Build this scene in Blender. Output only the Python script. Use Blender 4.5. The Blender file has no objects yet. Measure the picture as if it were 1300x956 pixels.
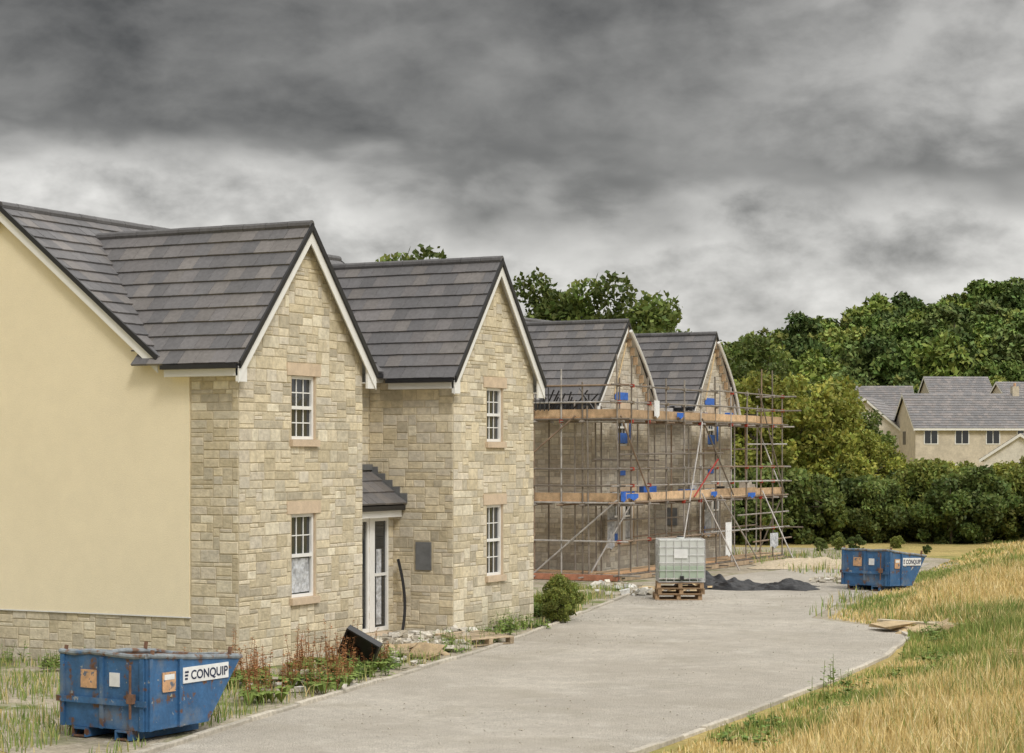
import bpy, math, random
import numpy as np
from mathutils import Vector, Matrix
random.seed(7); rng=np.random.default_rng(7)
scene=bpy.context.scene
S27,C27=math.sin(math.radians(27)),math.cos(math.radians(27))
def link(o,parent=None):
    scene.collection.objects.link(o)
    if parent: o.parent=parent
    return o
def empty(name,loc=(0,0,0),rz=0):
    e=bpy.data.objects.new(name,None); e.location=loc; e.rotation_euler=(0,0,rz); e.empty_display_size=.3
    return link(e)
# ---------------------------------------------------------------- materials
def mat(name,col,rough=.8,metal=0,attr=False,noise=None,bump=None,transl=0,spec=.5,extra=None,stretch=None):
    m=bpy.data.materials.new(name); m.use_nodes=True; nt=m.node_tree; N=nt.nodes; L=nt.links
    b=N['Principled BSDF']; b.inputs['Roughness'].default_value=rough; b.inputs['Metallic'].default_value=metal
    b.inputs['Specular IOR Level'].default_value=spec
    tc=N.new('ShaderNodeTexCoord'); src=tc.outputs['Object']
    if stretch:
        mp=N.new('ShaderNodeMapping'); mp.inputs['Scale'].default_value=stretch; L.new(src,mp.inputs[0]); src=mp.outputs[0]
    if attr:
        a=N.new('ShaderNodeAttribute'); a.attribute_name='Col'
        c=a.outputs['Color']
    else:
        r=N.new('ShaderNodeRGB'); r.outputs[0].default_value=(*col,1); c=r.outputs[0]
    for (sc,am) in (noise or ()):
        n=N.new('ShaderNodeTexNoise'); n.inputs['Scale'].default_value=sc; n.inputs['Detail'].default_value=3.5; n.inputs['Roughness'].default_value=.65
        L.new(src,n.inputs['Vector'])
        mr=N.new('ShaderNodeMapRange'); mr.inputs[1].default_value=.3; mr.inputs[2].default_value=.7; mr.inputs[3].default_value=1-am; mr.inputs[4].default_value=1+am
        L.new(n.outputs['Fac'],mr.inputs[0])
        vm=N.new('ShaderNodeVectorMath'); vm.operation='SCALE'; L.new(c,vm.inputs[0]); L.new(mr.outputs[0],vm.inputs['Scale']); c=vm.outputs[0]
    for sc,lo,hi,cc in (extra or ()):
        n=N.new('ShaderNodeTexNoise'); n.inputs['Scale'].default_value=sc; n.inputs['Detail'].default_value=5; n.inputs['Roughness'].default_value=.6
        L.new(src,n.inputs['Vector'])
        mr=N.new('ShaderNodeMapRange'); mr.inputs[1].default_value=lo; mr.inputs[2].default_value=hi
        L.new(n.outputs['Fac'],mr.inputs[0])
        mx=N.new('ShaderNodeMix'); mx.data_type='RGBA'; L.new(mr.outputs[0],mx.inputs[0]); L.new(c,mx.inputs[6]); mx.inputs[7].default_value=(*cc,1); c=mx.outputs[2]
    L.new(c,b.inputs['Base Color'])
    if bump:
        n=N.new('ShaderNodeTexNoise'); n.inputs['Scale'].default_value=bump[0]; n.inputs['Detail'].default_value=3
        L.new(src,n.inputs['Vector'])
        bp=N.new('ShaderNodeBump'); bp.inputs['Strength'].default_value=bump[1]; bp.inputs['Distance'].default_value=bump[2]
        L.new(n.outputs['Fac'],bp.inputs['Height']); L.new(bp.outputs[0],b.inputs['Normal'])
    if transl:
        t=N.new('ShaderNodeBsdfTranslucent'); L.new(c,t.inputs['Color']); ms=N.new('ShaderNodeMixShader'); ms.inputs[0].default_value=transl
        L.new(b.outputs[0],ms.inputs[1]); L.new(t.outputs[0],ms.inputs[2]); L.new(ms.outputs[0],N['Material Output'].inputs[0])
    return m
M={}
M['stone']=mat('buff_stone',(1,1,1),.9,attr=True,noise=[(9,.18),(.8,.09)],bump=(22,.6,.02),spec=.2)
M['mortar']=mat('mortar',(.53,.46,.33),.95,noise=[(6,.15)],spec=.1)
M['mortarB']=mat('mortar_grey',(.42,.38,.31),.95,noise=[(6,.15)],spec=.1)
M['cream']=mat('cream_render',(.91,.815,.60),.92,noise=[(.5,.03),(3,.02),(60,.05)],bump=(110,.6,.012),spec=.15)
M['dress']=mat('dressed_stone',(.60,.48,.35),.85,noise=[(5,.12),(40,.06)],spec=.2)
M['tile']=mat('roof_tile',(1,1,1),.62,attr=True,noise=[(14,.15),(.9,.10)],bump=(60,.2,.01),spec=.4)
M['upvc']=mat('white_upvc',(.82,.82,.80),.35,noise=[(3,.03)])
M['black']=mat('black_plastic',(.018,.018,.02),.4,noise=[(8,.2)])
M['lead']=mat('lead_grey',(.15,.155,.16),.5,noise=[(6,.2)])
M['film']=mat('protective_film',(.52,.54,.57),.3,noise=[(7,.5)],bump=(9,.9,.05))
M['blue']=mat('blue_tape',(.04,.15,.55),.5,noise=[(9,.25)])
M['door']=mat('grey_door',(.06,.065,.08),.4,noise=[(6,.3)])
M['wood']=mat('scaffold_board_timber',(1,1,1),.85,attr=True,noise=[(5,.25),(40,.15)])
M['steel']=mat('galvanised_tube',(1,1,1),.5,metal=.3,attr=True,noise=[(5,.3)])
M['rubble']=mat('rubble',(1,1,1),.95,attr=True,noise=[(12,.25)])
M['leaf']=mat('foliage',(1,1,1),.6,attr=True,transl=.25,spec=.25)
M['leafhill']=mat('foliage_distant',(1,1,1),.7,attr=True,spec=.15)
M['bark']=mat('bark',(.10,.08,.06),.9,noise=[(6,.3)],bump=(12,.8,.03))
M['grassblade']=mat('grass_blades',(1,1,1),.7,attr=True,spec=.12)
M['skip']=mat('blue_skip_paint',(.04,.125,.27),.55,noise=[(3,.25),(20,.15)],bump=(4,.5,.04),extra=[(5,.57,.63,(.14,.07,.04)),(2.2,.52,.72,(.15,.19,.24)),(11,.64,.68,(.30,.32,.33))])
M['rim']=mat('worn_rim_paint',(.22,.25,.27),.7,noise=[(6,.35)],extra=[(7,.52,.62,(.18,.10,.06)),(4,.57,.72,(.07,.15,.27))])
M['rust']=mat('rust',(.17,.09,.055),.85,noise=[(8,.4)])
M['white']=mat('label_white',(.78,.79,.79),.5,noise=[(6,.1)],extra=[(9,.66,.74,(.3,.28,.25))])
M['orange']=mat('label_orange',(.60,.36,.20),.5,noise=[(9,.25)],extra=[(12,.55,.6,(.12,.15,.2))])
M['navy']=mat('label_text',(.01,.02,.06),.5)
M['ibc']=mat('ibc_plastic',(.80,.82,.79),.35,noise=[(1.5,.08)],transl=.3)
M['ibcl']=mat('ibc_liquid_band',(.56,.66,.54),.35,noise=[(1.5,.08)],transl=.3)
M['tarp']=mat('black_polythene',(.014,.014,.016),.5,noise=[(5,.3)],bump=(6,.8,.06),spec=.3)
M['glass']=mat('window_glass',(.022,.026,.03),.04,spec=.9,bump=(1.3,.08,.03))
# ---------------------------------------------------------------- mesh builder
class MB:
    def __init__(s): s.v=[];s.f=[];s.m=[];s.c=[];s.mats=[]
    def mi(s,k):
        if k not in s.mats: s.mats.append(k)
        return s.mats.index(k)
    def face(s,pts,k,col=(1,1,1)):
        i=len(s.v); s.v.extend([tuple(p) for p in pts]); s.f.append(tuple(range(i,i+len(pts)))); s.m.append(s.mi(k)); s.c.append(col)
    def box(s,lo,hi,k,col=(1,1,1),mtx=None):
        x0,y0,z0=lo;x1,y1,z1=hi
        P=[(x0,y0,z0),(x1,y0,z0),(x1,y1,z0),(x0,y1,z0),(x0,y0,z1),(x1,y0,z1),(x1,y1,z1),(x0,y1,z1)]
        if mtx is not None: P=[tuple(mtx@Vector(p)) for p in P]
        s.hexa(P,k,col)
    def hexa(s,P,k,col=(1,1,1)):
        i=len(s.v); s.v.extend([tuple(p) for p in P]); q=s.mi(k)
        for f in ((3,2,1,0),(4,5,6,7),(0,1,5,4),(1,2,6,5),(2,3,7,6),(3,0,4,7)):
            s.f.append(tuple(i+j for j in f)); s.m.append(q); s.c.append(col)
    def tube(s,p,q,r,k,col=(1,1,1),seg=6,r2=None):
        p=Vector(p);q=Vector(q);d=(q-p); 
        if d.length<1e-5:return
        d.normalize(); a=d.orthogonal().normalized(); b=d.cross(a); r2=r if r2 is None else r2
        i=len(s.v); mm=s.mi(k)
        for (o,rr) in ((p,r),(q,r2)):
            for j in range(seg):
                t=2*math.pi*j/seg; s.v.append(tuple(o+(a*math.cos(t)+b*math.sin(t))*rr))
        for j in range(seg):
            s.f.append((i+j,i+(j+1)%seg,i+seg+(j+1)%seg,i+seg+j)); s.m.append(mm); s.c.append(col)
        s.f.append(tuple(i+j for j in reversed(range(seg)))); s.m.append(mm); s.c.append(col)
        s.f.append(tuple(i+seg+j for j in range(seg))); s.m.append(mm); s.c.append(col)
    def obj(s,name,parent=None,smooth=False,bevel=0):
        me=bpy.data.meshes.new(name); me.from_pydata(s.v,[],s.f)
        for k in s.mats: me.materials.append(M[k])
        me.polygons.foreach_set('material_index',s.m)
        ca=me.color_attributes.new('Col','FLOAT_COLOR','CORNER')
        lt=np.array([len(f) for f in s.f]); c=np.repeat(np.array([(*x,1) for x in s.c],dtype=np.float32),lt,axis=0)
        ca.data.foreach_set('color',c.ravel())
        if smooth: me.polygons.foreach_set('use_smooth',[True]*len(s.f))
        me.update(); o=bpy.data.objects.new(name,me); link(o,parent)
        if bevel:
            b=o.modifiers.new('bevel','BEVEL'); b.width=bevel; b.segments=2; b.limit_method='ANGLE'
        return o
def vary(c,a): 
    k=1+random.uniform(-a,a); return (c[0]*k,c[1]*k,c[2]*k)
# ---------------------------------------------------------------- walls
STONE_A=[(.62,.55,.41),(.66,.59,.45),(.58,.51,.37),(.70,.64,.50),(.54,.47,.33),(.60,.54,.43),(.53,.48,.37),(.65,.57,.41),(.59,.54,.44),(.47,.42,.32)]
STONE_B=[(.56,.51,.42),(.62,.57,.47),(.50,.45,.37),(.55,.51,.44),(.45,.40,.33)]
class Wall:
    """vertical wall: O + u*U ; z up ; n = outward ; tops=[(u,z)...] roofline ; holes=[(u0,u1,z0,z1)]"""
    def __init__(s,O,U,n,tops,holes=(),z0=0):
        s.O=Vector(O);s.U=Vector(U);s.n=Vector(n);s.tops=tops;s.holes=list(holes);s.z0=z0
    def top(s,u):
        t=s.tops
        for (a,za),(b,zb) in zip(t,t[1:]):
            if a-1e-6<=u<=b+1e-6: return za+(zb-za)*(u-a)/(b-a) if b>a else max(za,zb)
        return t[-1][1]
    def P(s,u,z,d=0):
        return s.O+s.U*u+s.n*d+Vector((0,0,z))
    def quad(s,mb,pts,k,col=(1,1,1)):
        flip=(s.U.cross(Vector((0,0,1)))).dot(s.n)<0
        if flip: pts=pts[::-1]
        mb.face(pts,k,col)
    def backing(s,mb,k,d=0,u0=None,u1=None,zlo=None):
        u0=s.tops[0][0] if u0 is None else u0; u1=s.tops[-1][0] if u1 is None else u1; zlo=s.z0 if zlo is None else zlo
        br=sorted({u0,u1}|{t[0] for t in s.tops if u0<t[0]<u1}|{h[i] for h in s.holes for i in(0,1) if u0<h[i]<u1})
        for a,b in zip(br,br[1:]):
            m=(a+b)/2; hs=sorted([h for h in s.holes if h[0]<m<h[1]],key=lambda h:h[2]); z=zlo
            for h in hs:
                if h[2]>z+1e-4: s.quad(mb,[s.P(a,z,d),s.P(b,z,d),s.P(b,h[2],d),s.P(a,h[2],d)],k)
                z=max(z,h[3])
            s.quad(mb,[s.P(a,z,d),s.P(b,z,d),s.P(b,s.top(b-1e-5),d),s.P(a,s.top(a+1e-5),d)],k)
    def stones(s,mb,pal,u0=None,u1=None,zmax=99,blocks=()):
        cu,cv=.065,.075
        u0=s.tops[0][0] if u0 is None else u0; u1=s.tops[-1][0] if u1 is None else u1
        nu=int((u1-u0)/cu); nv=int((min(zmax,max(t[1] for t in s.tops))-s.z0)/cv)
        cu=(u1-u0)/nu
        free=np.zeros((nv,nu),bool); ex=list(s.holes)+list(blocks)
        for j in range(nv):
            za=s.z0+j*cv; zb=za+cv
            for i in range(nu):
                a=u0+i*cu;b=a+cu
                ok=zb<=min(s.top(a),s.top(b))+.02
                if ok:
                    for h in ex:
                        if a<h[1]-.01 and b>h[0]+.01 and za<h[3]-.02 and zb>h[2]+.02: ok=False;break
                free[j,i]=ok
        for j in range(nv):
            rowh=random.choice([1,2,2,2,3,3]); i=0
            while i<nu:
                if not free[j,i]: i+=1; continue
                h=rowh if random.random()<.65 else random.choice([1,2,2,3]); l=random.choice([3,4,5,5,6,7,8]) if h>1 else random.choice([4,5,7])
                while h>1 and (j+h>nv or not free[j:j+h,i].all()): h-=1
                e=i
                while e<nu and e-i<l and free[j:j+h,e].all(): e+=1
                if e<nu and not free[j,e+1 if e+1<nu else e] and free[j:j+h,e].all(): e+=1
                free[j:j+h,i:e]=False
                g=.007; a=u0+i*cu+g; b=u0+e*cu-g; z0=s.z0+j*cv+g; z1=s.z0+(j+h)*cv-g
                r=[random.uniform(-.005,.005) for _ in range(8)]
                dd=random.uniform(.006,.015); q=.009
                out=[s.P(a+r[0],z0+r[1],.001),s.P(b+r[2],z0+r[3],.001),s.P(b+r[4],z1+r[5],.001),s.P(a+r[6],z1+r[7],.001)]
                inn=[s.P(a+q+r[0],z0+q+r[1],dd),s.P(b-q+r[2],z0+q+r[3],dd+random.uniform(-.004,.004)),s.P(b-q+r[4],z1-q+r[5],dd),s.P(a+q+r[6],z1-q+r[7],dd+random.uniform(-.004,.004))]
                c=vary(random.choice(pal),.08)
                s.quad(mb,inn,'stone',c)
                for t in range(4):
                    w=(t+1)%4; s.quad(mb,[out[t],out[w],inn[w],inn[t]],'stone',c)
                i=e
    def obox(s,mb,u0,u1,z0,z1,d0,d1,k,col=(1,1,1)):
        P=[s.P(u0,z0,d0),s.P(u1,z0,d0),s.P(u1,z0,d1),s.P(u0,z0,d1),s.P(u0,z1,d0),s.P(u1,z1,d0),s.P(u1,z1,d1),s.P(u0,z1,d1)]
        if s.U.cross(s.n).z<0: P=[P[3],P[2],P[1],P[0],P[7],P[6],P[5],P[4]]
        mb.hexa(P,k,col)
    def window(s,mb,u0,u1,z0,z1,film=0,rev='dress'):
        D=-.09
        for pts in ([(u0,z0),(u0,z1)],[(u1,z1),(u1,z0)],[(u0,z1),(u1,z1)],[(u1,z0),(u0,z0)]):
            (a,b),(c,d)=pts
            mb.face([s.P(a,b,.004),s.P(c,d,.004),s.P(c,d,D-.03),s.P(a,b,D-.03)],rev)
        t=.06
        s.obox(mb,u0+.003,u0+t,z0+.003,z1-.003,D-.02,D+.045,'upvc'); s.obox(mb,u1-t,u1-.003,z0+.003,z1-.003,D-.02,D+.045,'upvc')
        s.obox(mb,u0+t+.001,u1-t-.001,z1-t,z1-.003,D-.02,D+.045,'upvc'); s.obox(mb,u0+t+.001,u1-t-.001,z0+.003,z0+t,D-.02,D+.045,'upvc')
        s.quad(mb,[s.P(u0+t,z0+t,D-.005),s.P(u1-t,z0+t,D-.005),s.P(u1-t,z1-t,D-.005),s.P(u0+t,z1-t,D-.005)],'glass')
        zm=(z0+z1)/2
        s.obox(mb,u0+t+.002,u1-t-.002,zm-.03,zm+.03,D-.004,D+.05,'upvc')
        w=u1-u0-2*t
        for part in ((zm+.031,z1-t-.002),(z0+t+.002,zm-.031)):
            if film and part[0]<zm: continue
            for q in (1/3,2/3):
                s.obox(mb,u0+t+w*q-.010,u0+t+w*q+.010,part[0],part[1],D-.003,D+.012,'upvc')
            h=(part[0]+part[1])/2
            s.obox(mb,u0+t+.003,u1-t-.003,h-.010,h+.010,D-.002,D+.009,'upvc')
        if film:
            s.quad(mb,[s.P(u0+t+.03,z0+t+.02,D+.006),s.P(u1-t-.02,z0+t+.03,D+.006),s.P(u1-t-.05,zm-.06,D+.006),s.P(u0+t+.02,zm-.05,D+.006)],'film')
# ---------------------------------------------------------------- roofs
TILE=[(.150,.144,.146),(.165,.155,.155),(.138,.134,.138),(.178,.165,.158),(.128,.125,.13)]
def slope(mb,A,along,down,length,L,skip=None,pal=TILE):
    A=Vector(A);al=Vector(along).normalized();dn=Vector(down).normalized();n=al.cross(dn)
    if n.z<0:n=-n
    flip=al.cross(dn).dot(n)>0
    nr=round(L/.33); ex=L/nr; tw=.335
    for r in range(nr):
        s0=r*ex-.03 if r else 0; s1=(r+1)*ex
        off=(tw/2 if r%2 else 0)
        x=-off
        while x<length:
            a=max(0,x)+.003;b=min(length,x+tw)-.003
            x+=tw
            if b-a<.02: continue
            j=random.uniform(-.004,.004)
            p=lambda u,w,h:A+al*u+dn*(w)+n*h
            q=[p(a,s0,.012),p(b,s0,.012),p(b,s1+j,.047+j),p(a,s1+j,.047-j)]
            if skip and skip(q): continue
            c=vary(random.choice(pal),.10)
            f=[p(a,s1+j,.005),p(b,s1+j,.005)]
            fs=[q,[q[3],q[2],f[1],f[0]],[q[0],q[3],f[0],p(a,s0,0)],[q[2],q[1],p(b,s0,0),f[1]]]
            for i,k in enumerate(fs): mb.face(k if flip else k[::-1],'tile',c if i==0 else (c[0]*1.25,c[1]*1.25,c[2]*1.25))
def board(mb,p,q,k,drop,thick_dir,t,off=0):
    p=Vector(p);q=Vector(q);T=Vector(thick_dir);Z=Vector((0,0,1))
    P=[p-Z*(off+drop),q-Z*(off+drop),q-Z*(off+drop)+T*t,p-Z*(off+drop)+T*t,p-Z*off,q-Z*off,q-Z*off+T*t,p-Z*off+T*t]
    mb.hexa(P,k)
def house(ox,oy,B=False):
    root=empty('stone_house',(ox,oy,0))
    pal=STONE_B if B else STONE_A; mor='mortarB' if B else 'mortar'
    MX,MZ,MS=-5.15,8.28,.80
    mainz=lambda x:MZ-MS*abs(x-MX)
    wings=[(0,4.1),(7.7,11.4)]
    LEN=11.4
    walls=MB(); st=MB(); win=MB(); trim=MB()
    g=Wall((-8.3,0,0),(1,0,0),(0,-1,0),[(0,mainz(-8.3)-.08),(3.15,MZ-.08),(6.78,5.3),(8.3,5.3)])
    if not B:
        g.backing(walls,mor)
        g.stones(st,pal,u0=7.3,u1=8.3)
        g.stones(st,pal,u0=0,u1=7.3,zmax=.9)
        cr=Wall((-8.3,0,0),(1,0,0),(0,-1,0),[(0,mainz(-8.3)-.09),(3.15,MZ-.09),(6.77,5.31),(7.28,5.31)],z0=.92)
        cr.backing(walls,'cream',d=.03)
        walls.face([g.P(0,.92,0),g.P(7.28,.92,0),g.P(7.28,.92,.03),g.P(0,.92,.03)],'cream')
        walls.face([g.P(7.28,.92,0),g.P(7.28,5.31,0),g.P(7.28,5.31,.03),g.P(7.28,.92,.03)],'cream')
        g.obox(trim,0,7.3,.898,.918,.0,.042,'upvc')
    else:
        g.backing(walls,mor); g.stones(st,pal)
    bk=Wall((-8.3,0,0),(0,1,0),(-1,0,0),[(0,mainz(-8.3)-.08),(LEN,mainz(-8.3)-.08)]); bk.backing(walls,mor)
    if not B: bk.stones(st,pal)
    fg=Wall((-8.3,LEN,0),(1,0,0),(0,1,0),[(0,mainz(-8.3)-.08),(3.15,MZ-.08),(6.78,5.3),(8.3,5.3)]); fg.backing(walls,mor); fg.stones(st,pal)
    fr=Wall((-2.0,0,0),(0,1,0),(1,0,0),[(4.1,5.6),(7.7,5.6)],holes=[(5.45,6.35,3.95,5.05)]+([(4.9,6.9,.1,2.3)] if B else []))
    fr.backing(walls,mor); fr.stones(st,pal,blocks=[(5.3,6.5,3.82,5.25)])
    fr.window(win,5.45,6.35,3.95,5.05); fr.obox(trim,5.3,6.5,5.052,5.25,-.05,.03,'dress'); fr.obox(trim,5.3,6.5,3.82,3.948,-.1,.06,'dress')
    if B:
        walls.face([fr.P(4.9,.1,-.3),fr.P(6.9,.1,-.3),fr.P(6.9,2.3,-.3),fr.P(4.9,2.3,-.3)],'door')
        fr.obox(trim,4.9,4.98,.1,2.3,-.2,-.1,'upvc'); fr.obox(trim,6.0,6.08,.1,2.3,-.2,-.1,'upvc')
    for y,n in ((4.1,1),(7.7,-1)):
        sd=Wall((-2.0,y,0),(1,0,0),(0,n,0),[(0,5.3),(2.0,5.3)])
        bl=[(1.12,1.50,1.35,1.95)] if y==7.7 else []
        sd.backing(walls,mor); sd.stones(st,pal,blocks=bl)
        if bl:
            sd.obox(trim,1.13,1.49,1.36,1.94,.0,.04,'lead')
    rf=MB()
    EX=3.55
    ln=math.hypot(EX,EX*MS)
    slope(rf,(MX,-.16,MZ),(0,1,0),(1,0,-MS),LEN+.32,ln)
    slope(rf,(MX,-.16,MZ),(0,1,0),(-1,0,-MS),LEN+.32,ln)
    for sg in (1,-1):
        e=MX+sg*EX; ze=MZ-MS*EX
        q=[Vector((MX,-.16,MZ)),Vector((MX,LEN+.16,MZ)),Vector((e,LEN+.16,ze)),Vector((e,-.16,ze))]
        rf.face(q,'black'); 
        dz=Vector((0,0,-.07)); 
        rf.face([v+dz for v in q][::-1],'upvc')
        for y,t in ((-.16,1),(LEN+.16,-1)):
            p0=Vector((MX,y,MZ+.05));p1=Vector((e,y,ze+.05))
            board(trim,p0,p1,'black',.11,(0,t,0),-.04)
            board(trim,p0,p1,'upvc',.20,(0,t,0),.022,off=.112)
        if sg==-1: trim.box((e-.1,-.1,ze-.09),(e,LEN+.1,ze-.01),'black')
        else: trim.box((e-.02,4.35,ze-.10),(e+.09,7.45,ze-.01),'black'); trim.box((e-.35,4.15,ze-.2),(e-.03,7.65,ze-.11),'upvc')
    def ridge(p0,p1):
        p0=Vector(p0);p1=Vector(p1);d=(p1-p0);n=int(d.length/.45);dd=d/n
        for i in range(n):
            rf.tube(p0+dd*i+Vector((0,0,random.uniform(-.004,.004))),p0+dd*(i+.985),.085,'tile',vary((.12,.117,.12),.15),seg=10)
    ridge((MX,-.17,MZ+.015),(MX,LEN+.17,MZ+.015))
    for wi,(y0,y1) in enumerate(wings):
        yc=(y0+y1)/2;hw=(y1-y0)/2;az=7.88;ov=.24;ez=5.30;sl=(az-ez)/(hw+ov);L=math.hypot(hw+ov,az-ez)
        gz=az-.07
        hx=.40 if wi==0 else .37
        hs=[(yc-hx,yc+hx,4.02,5.17)]+([(yc-hx,yc+hx,1.17,2.68)] if not B else [(yc-.85,yc-.05,1.05,2.6),(yc+.05,yc+.85,1.05,2.6)])
        w=Wall((0,0,0),(0,1,0),(1,0,0),[(y0,gz-sl*hw),(yc,gz),(y1,gz-sl*hw)],holes=hs)
        w.backing(walls,mor)
        bl=[]
        lz=[(yc-hx,yc+hx,4.02,5.17),(yc-hx,yc+hx,1.17,2.68) if not B else (yc-.85,yc+.85,1.05,2.6)]
        for (a,b,c,d) in lz:
            bl+= [(a-.16,b+.16,d,d+.23),(a-.06,b+.06,c-.13,c)]
            w.obox(trim,a-.16,b+.16,d+.003,d+.225,-.05,.022,'dress',(1,1,1)); w.obox(trim,a-.06,b+.06,c-.125,c-.003,-.12,.07,'dress')
        if B: bl.append((yc-.06,yc+.06,1.05,2.6)); w.obox(trim,yc-.047,yc+.047,1.05,2.6,-.08,.02,'upvc')
        w.stones(st,pal,blocks=bl)
        w.window(win,*hs[0],film=0)
        for h in hs[1:]: w.window(win,*h,film=1 if (wi==0 or B) else 0)
        if B:
            for h in hs[1:]:
                w.obox(trim,h[0]+.004,h[0]+.10,h[2]+.02,h[3]-.02,-.03,.012,'upvc'); w.obox(trim,h[0]+.104,h[1]-.02,h[3]-.10,h[3]-.02,-.03,.010,'upvc')
            w.obox(trim,hs[0][0]+.02,hs[0][1]-.02,4.1,4.42,-.03,-.02,'blue'); w.obox(trim,yc-.7,yc-.2,1.08,1.3,-.03,-.02,'blue')
            w.obox(trim,yc-.7,yc+.3,5.45,5.68,.03,.04,'blue'); w.obox(trim,hs[0][1]+.03,hs[0][1]+.15,4.2,4.9,.03,.045,'blue')
            w.obox(trim,yc-.4,yc+.1,3.1,3.25,.03,.04,'blue')
        bx=MX+(MZ-az)/MS
        for sg in (-1,1):
            def sk(q): return all(v.z<mainz(v.x)-.02 for v in q)
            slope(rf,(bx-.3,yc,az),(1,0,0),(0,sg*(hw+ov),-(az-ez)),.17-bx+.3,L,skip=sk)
            ye=yc+sg*(hw+ov)
            vx=MX+(MZ-ez)/MS
            q=[Vector((.17,yc,az)),Vector((.17,ye,ez)),Vector((vx,ye,ez)),Vector((bx,yc,az))]
            rf.face(q,'black'); dz=Vector((0,0,-.06)); rf.face([v+dz for v in q][::-1],'upvc')
            p0=Vector((.17,yc,az+.05));p1=Vector((.17,ye,ez+.05))
            board(trim,p0,p1,'black',.13,(1,0,0),.04)
            if not(B and sg==1):
                board(trim,p0-Vector((.024,0,0)),p1-Vector((.024,0,0)),'upvc',.24,(1,0,0),.022,off=.131)
            a,b=sorted((ye,ye-sg*.03)); trim.box((vx+.02,a,ez-.20),(.14,b,ez-.03),'upvc')
            a,b=sorted((ye-sg*.032,yc+sg*(hw+.003))); trim.box((vx+.02,a,ez-.20),(.14,b,ez-.18),'upvc')
            a,b=sorted((ye+sg*.001,ye+sg*.10)); 
            trim.box((vx,a,ez-.075),(.15,b,ez+.0),'black')
            trim.hexa([Vector((.10,ye,ez-.30)),Vector((.145,ye,ez-.30)),Vector((.145,ye-sg*.28,ez-.30)),Vector((.10,ye-sg*.28,ez-.30)),
                       Vector((.10,ye,ez-.05)),Vector((.145,ye,ez-.05)),Vector((.145,ye-sg*.28,ez+.08)),Vector((.10,ye-sg*.28,ez+.08))],'upvc')
        ridge((bx,yc,az+.02),(.19,yc,az+.02))
    if not B:
        px=-1.42
        pw=Wall((px,4.1,0),(0,1,0),(1,0,0),[(0,2.6),(3.59,2.6)],holes=[(1.2,2.62,.12,2.45),(2.78,3.4,.12,2.45)])
        pw.backing(walls,mor); pw.stones(st,pal)
        for (a,b,c,d) in pw.holes:
            for u0,u1,z0,z1 in ((a,a+.07,c,d),(b-.07,b,c,d),(a+.071,b-.071,d-.07,d),(a+.071,b-.071,c,c+.08)):
                pw.obox(win,u0,u1,z0,z1,-.08,.0,'upvc')
        pw.obox(win,1.28,2.0,.2,2.38,-.06,-.03,'door'); pw.obox(win,2.001,2.54,.2,2.38,-.06,-.035,'glass')
        pw.obox(win,2.1,2.35,.3,1.3,-.03,-.027,'film')
        pw.obox(win,2.86,3.32,.2,2.38,-.06,-.035,'glass'); pw.obox(win,2.95,3.15,.25,1.8,-.03,-.027,'film')
        pw.obox(win,2.86,3.32,1.25,1.31,-.03,-.0,'upvc')
        pw.obox(win,2.62,2.78,.12,2.45,.0,.02,'upvc')
        trim.box((px-.1,4.12,2.46),(px+.22,7.67,2.68),'upvc')
        trim.box((px+.221,4.12,2.60),(px+.31,7.67,2.70),'black')
        pr=(2.0+px+.30); sx=.78
        slope(rf,(-1.98,4.12,2.72+pr*sx),(0,1,0),(1,0,-sx),3.55,math.hypot(pr,pr*sx))
        rf.face([(-1.98,4.12,2.70+pr*sx),(px+.3,4.12,2.69),(px+.3,7.67,2.69),(-1.98,7.67,2.70+pr*sx)],'black')
        trim.box((-1.99,4.12,2.74+pr*sx),(-1.9,7.67,2.86+pr*sx),'lead')
        for i in range(5):
            t=i/5; x=-1.95+pr*t
            trim.box((x,7.665,2.72+pr*sx*(1-t)-.12),(x+.17,7.695,2.72+pr*sx*(1-t)+.09),'lead')
        trim.box((px+.02,5.2,0),(px+.9,7.3,.1),'dress')
    walls.obj('walls',root); st.obj('stonework',root); win.obj('windows_and_door',root); trim.obj('trim_and_gutters',root); rf.obj('roof',root)
    return root
hA=house(-20.36,29.6)
hB=house(-26.2,57.0,True)
mb=MB()
for (yc,hw) in ((2.05,2.05),(9.55,1.85)):
    for k in range(9):
        t=k/9; y=yc+(hw+.1)*t; z=7.75-2.5*t
        mb.box((.03,y,z-.35),(.16,y+.05,z-.1),'wood',(.45,.32,.2))
    prev=None
    for k in range(12):
        t=k/11; y=yc+.05+(hw+.2)*t+.25*math.sin(math.pi*t); z=7.6-2.5*t
        if prev: mb.tube(prev,(.24,y,z),.06,'upvc')
        prev=(.24,y,z)
    mb.tube((.2,yc-.2,7.2),(.25,yc-1.2,5.6),.03,'wood',(.5,.38,.22))
    for k in range(10):
        y=yc-hw-.3; x=-2+.22*k; mb.face([(x,y,5.3+.1*random.random()),(x+.22,y-.05,5.3+.1*random.random()),(x+.22,y-.12,4.95+.1*random.random()),(x,y-.12,4.95+.15*random.random())],'black')
mb.obj('verge_timbers',hB)
mb=MB(); pr=None
for i in range(16):
    t=i/15; p=(-1.22+.16*math.sin(t*2.2)+.10*t, 7.55-.25*t*t, 1.55*(1-t)+.03)
    if pr: mb.tube(pr,p,.032,'black',seg=8)
    pr=p
mb.obj('service_duct',hA)
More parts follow.
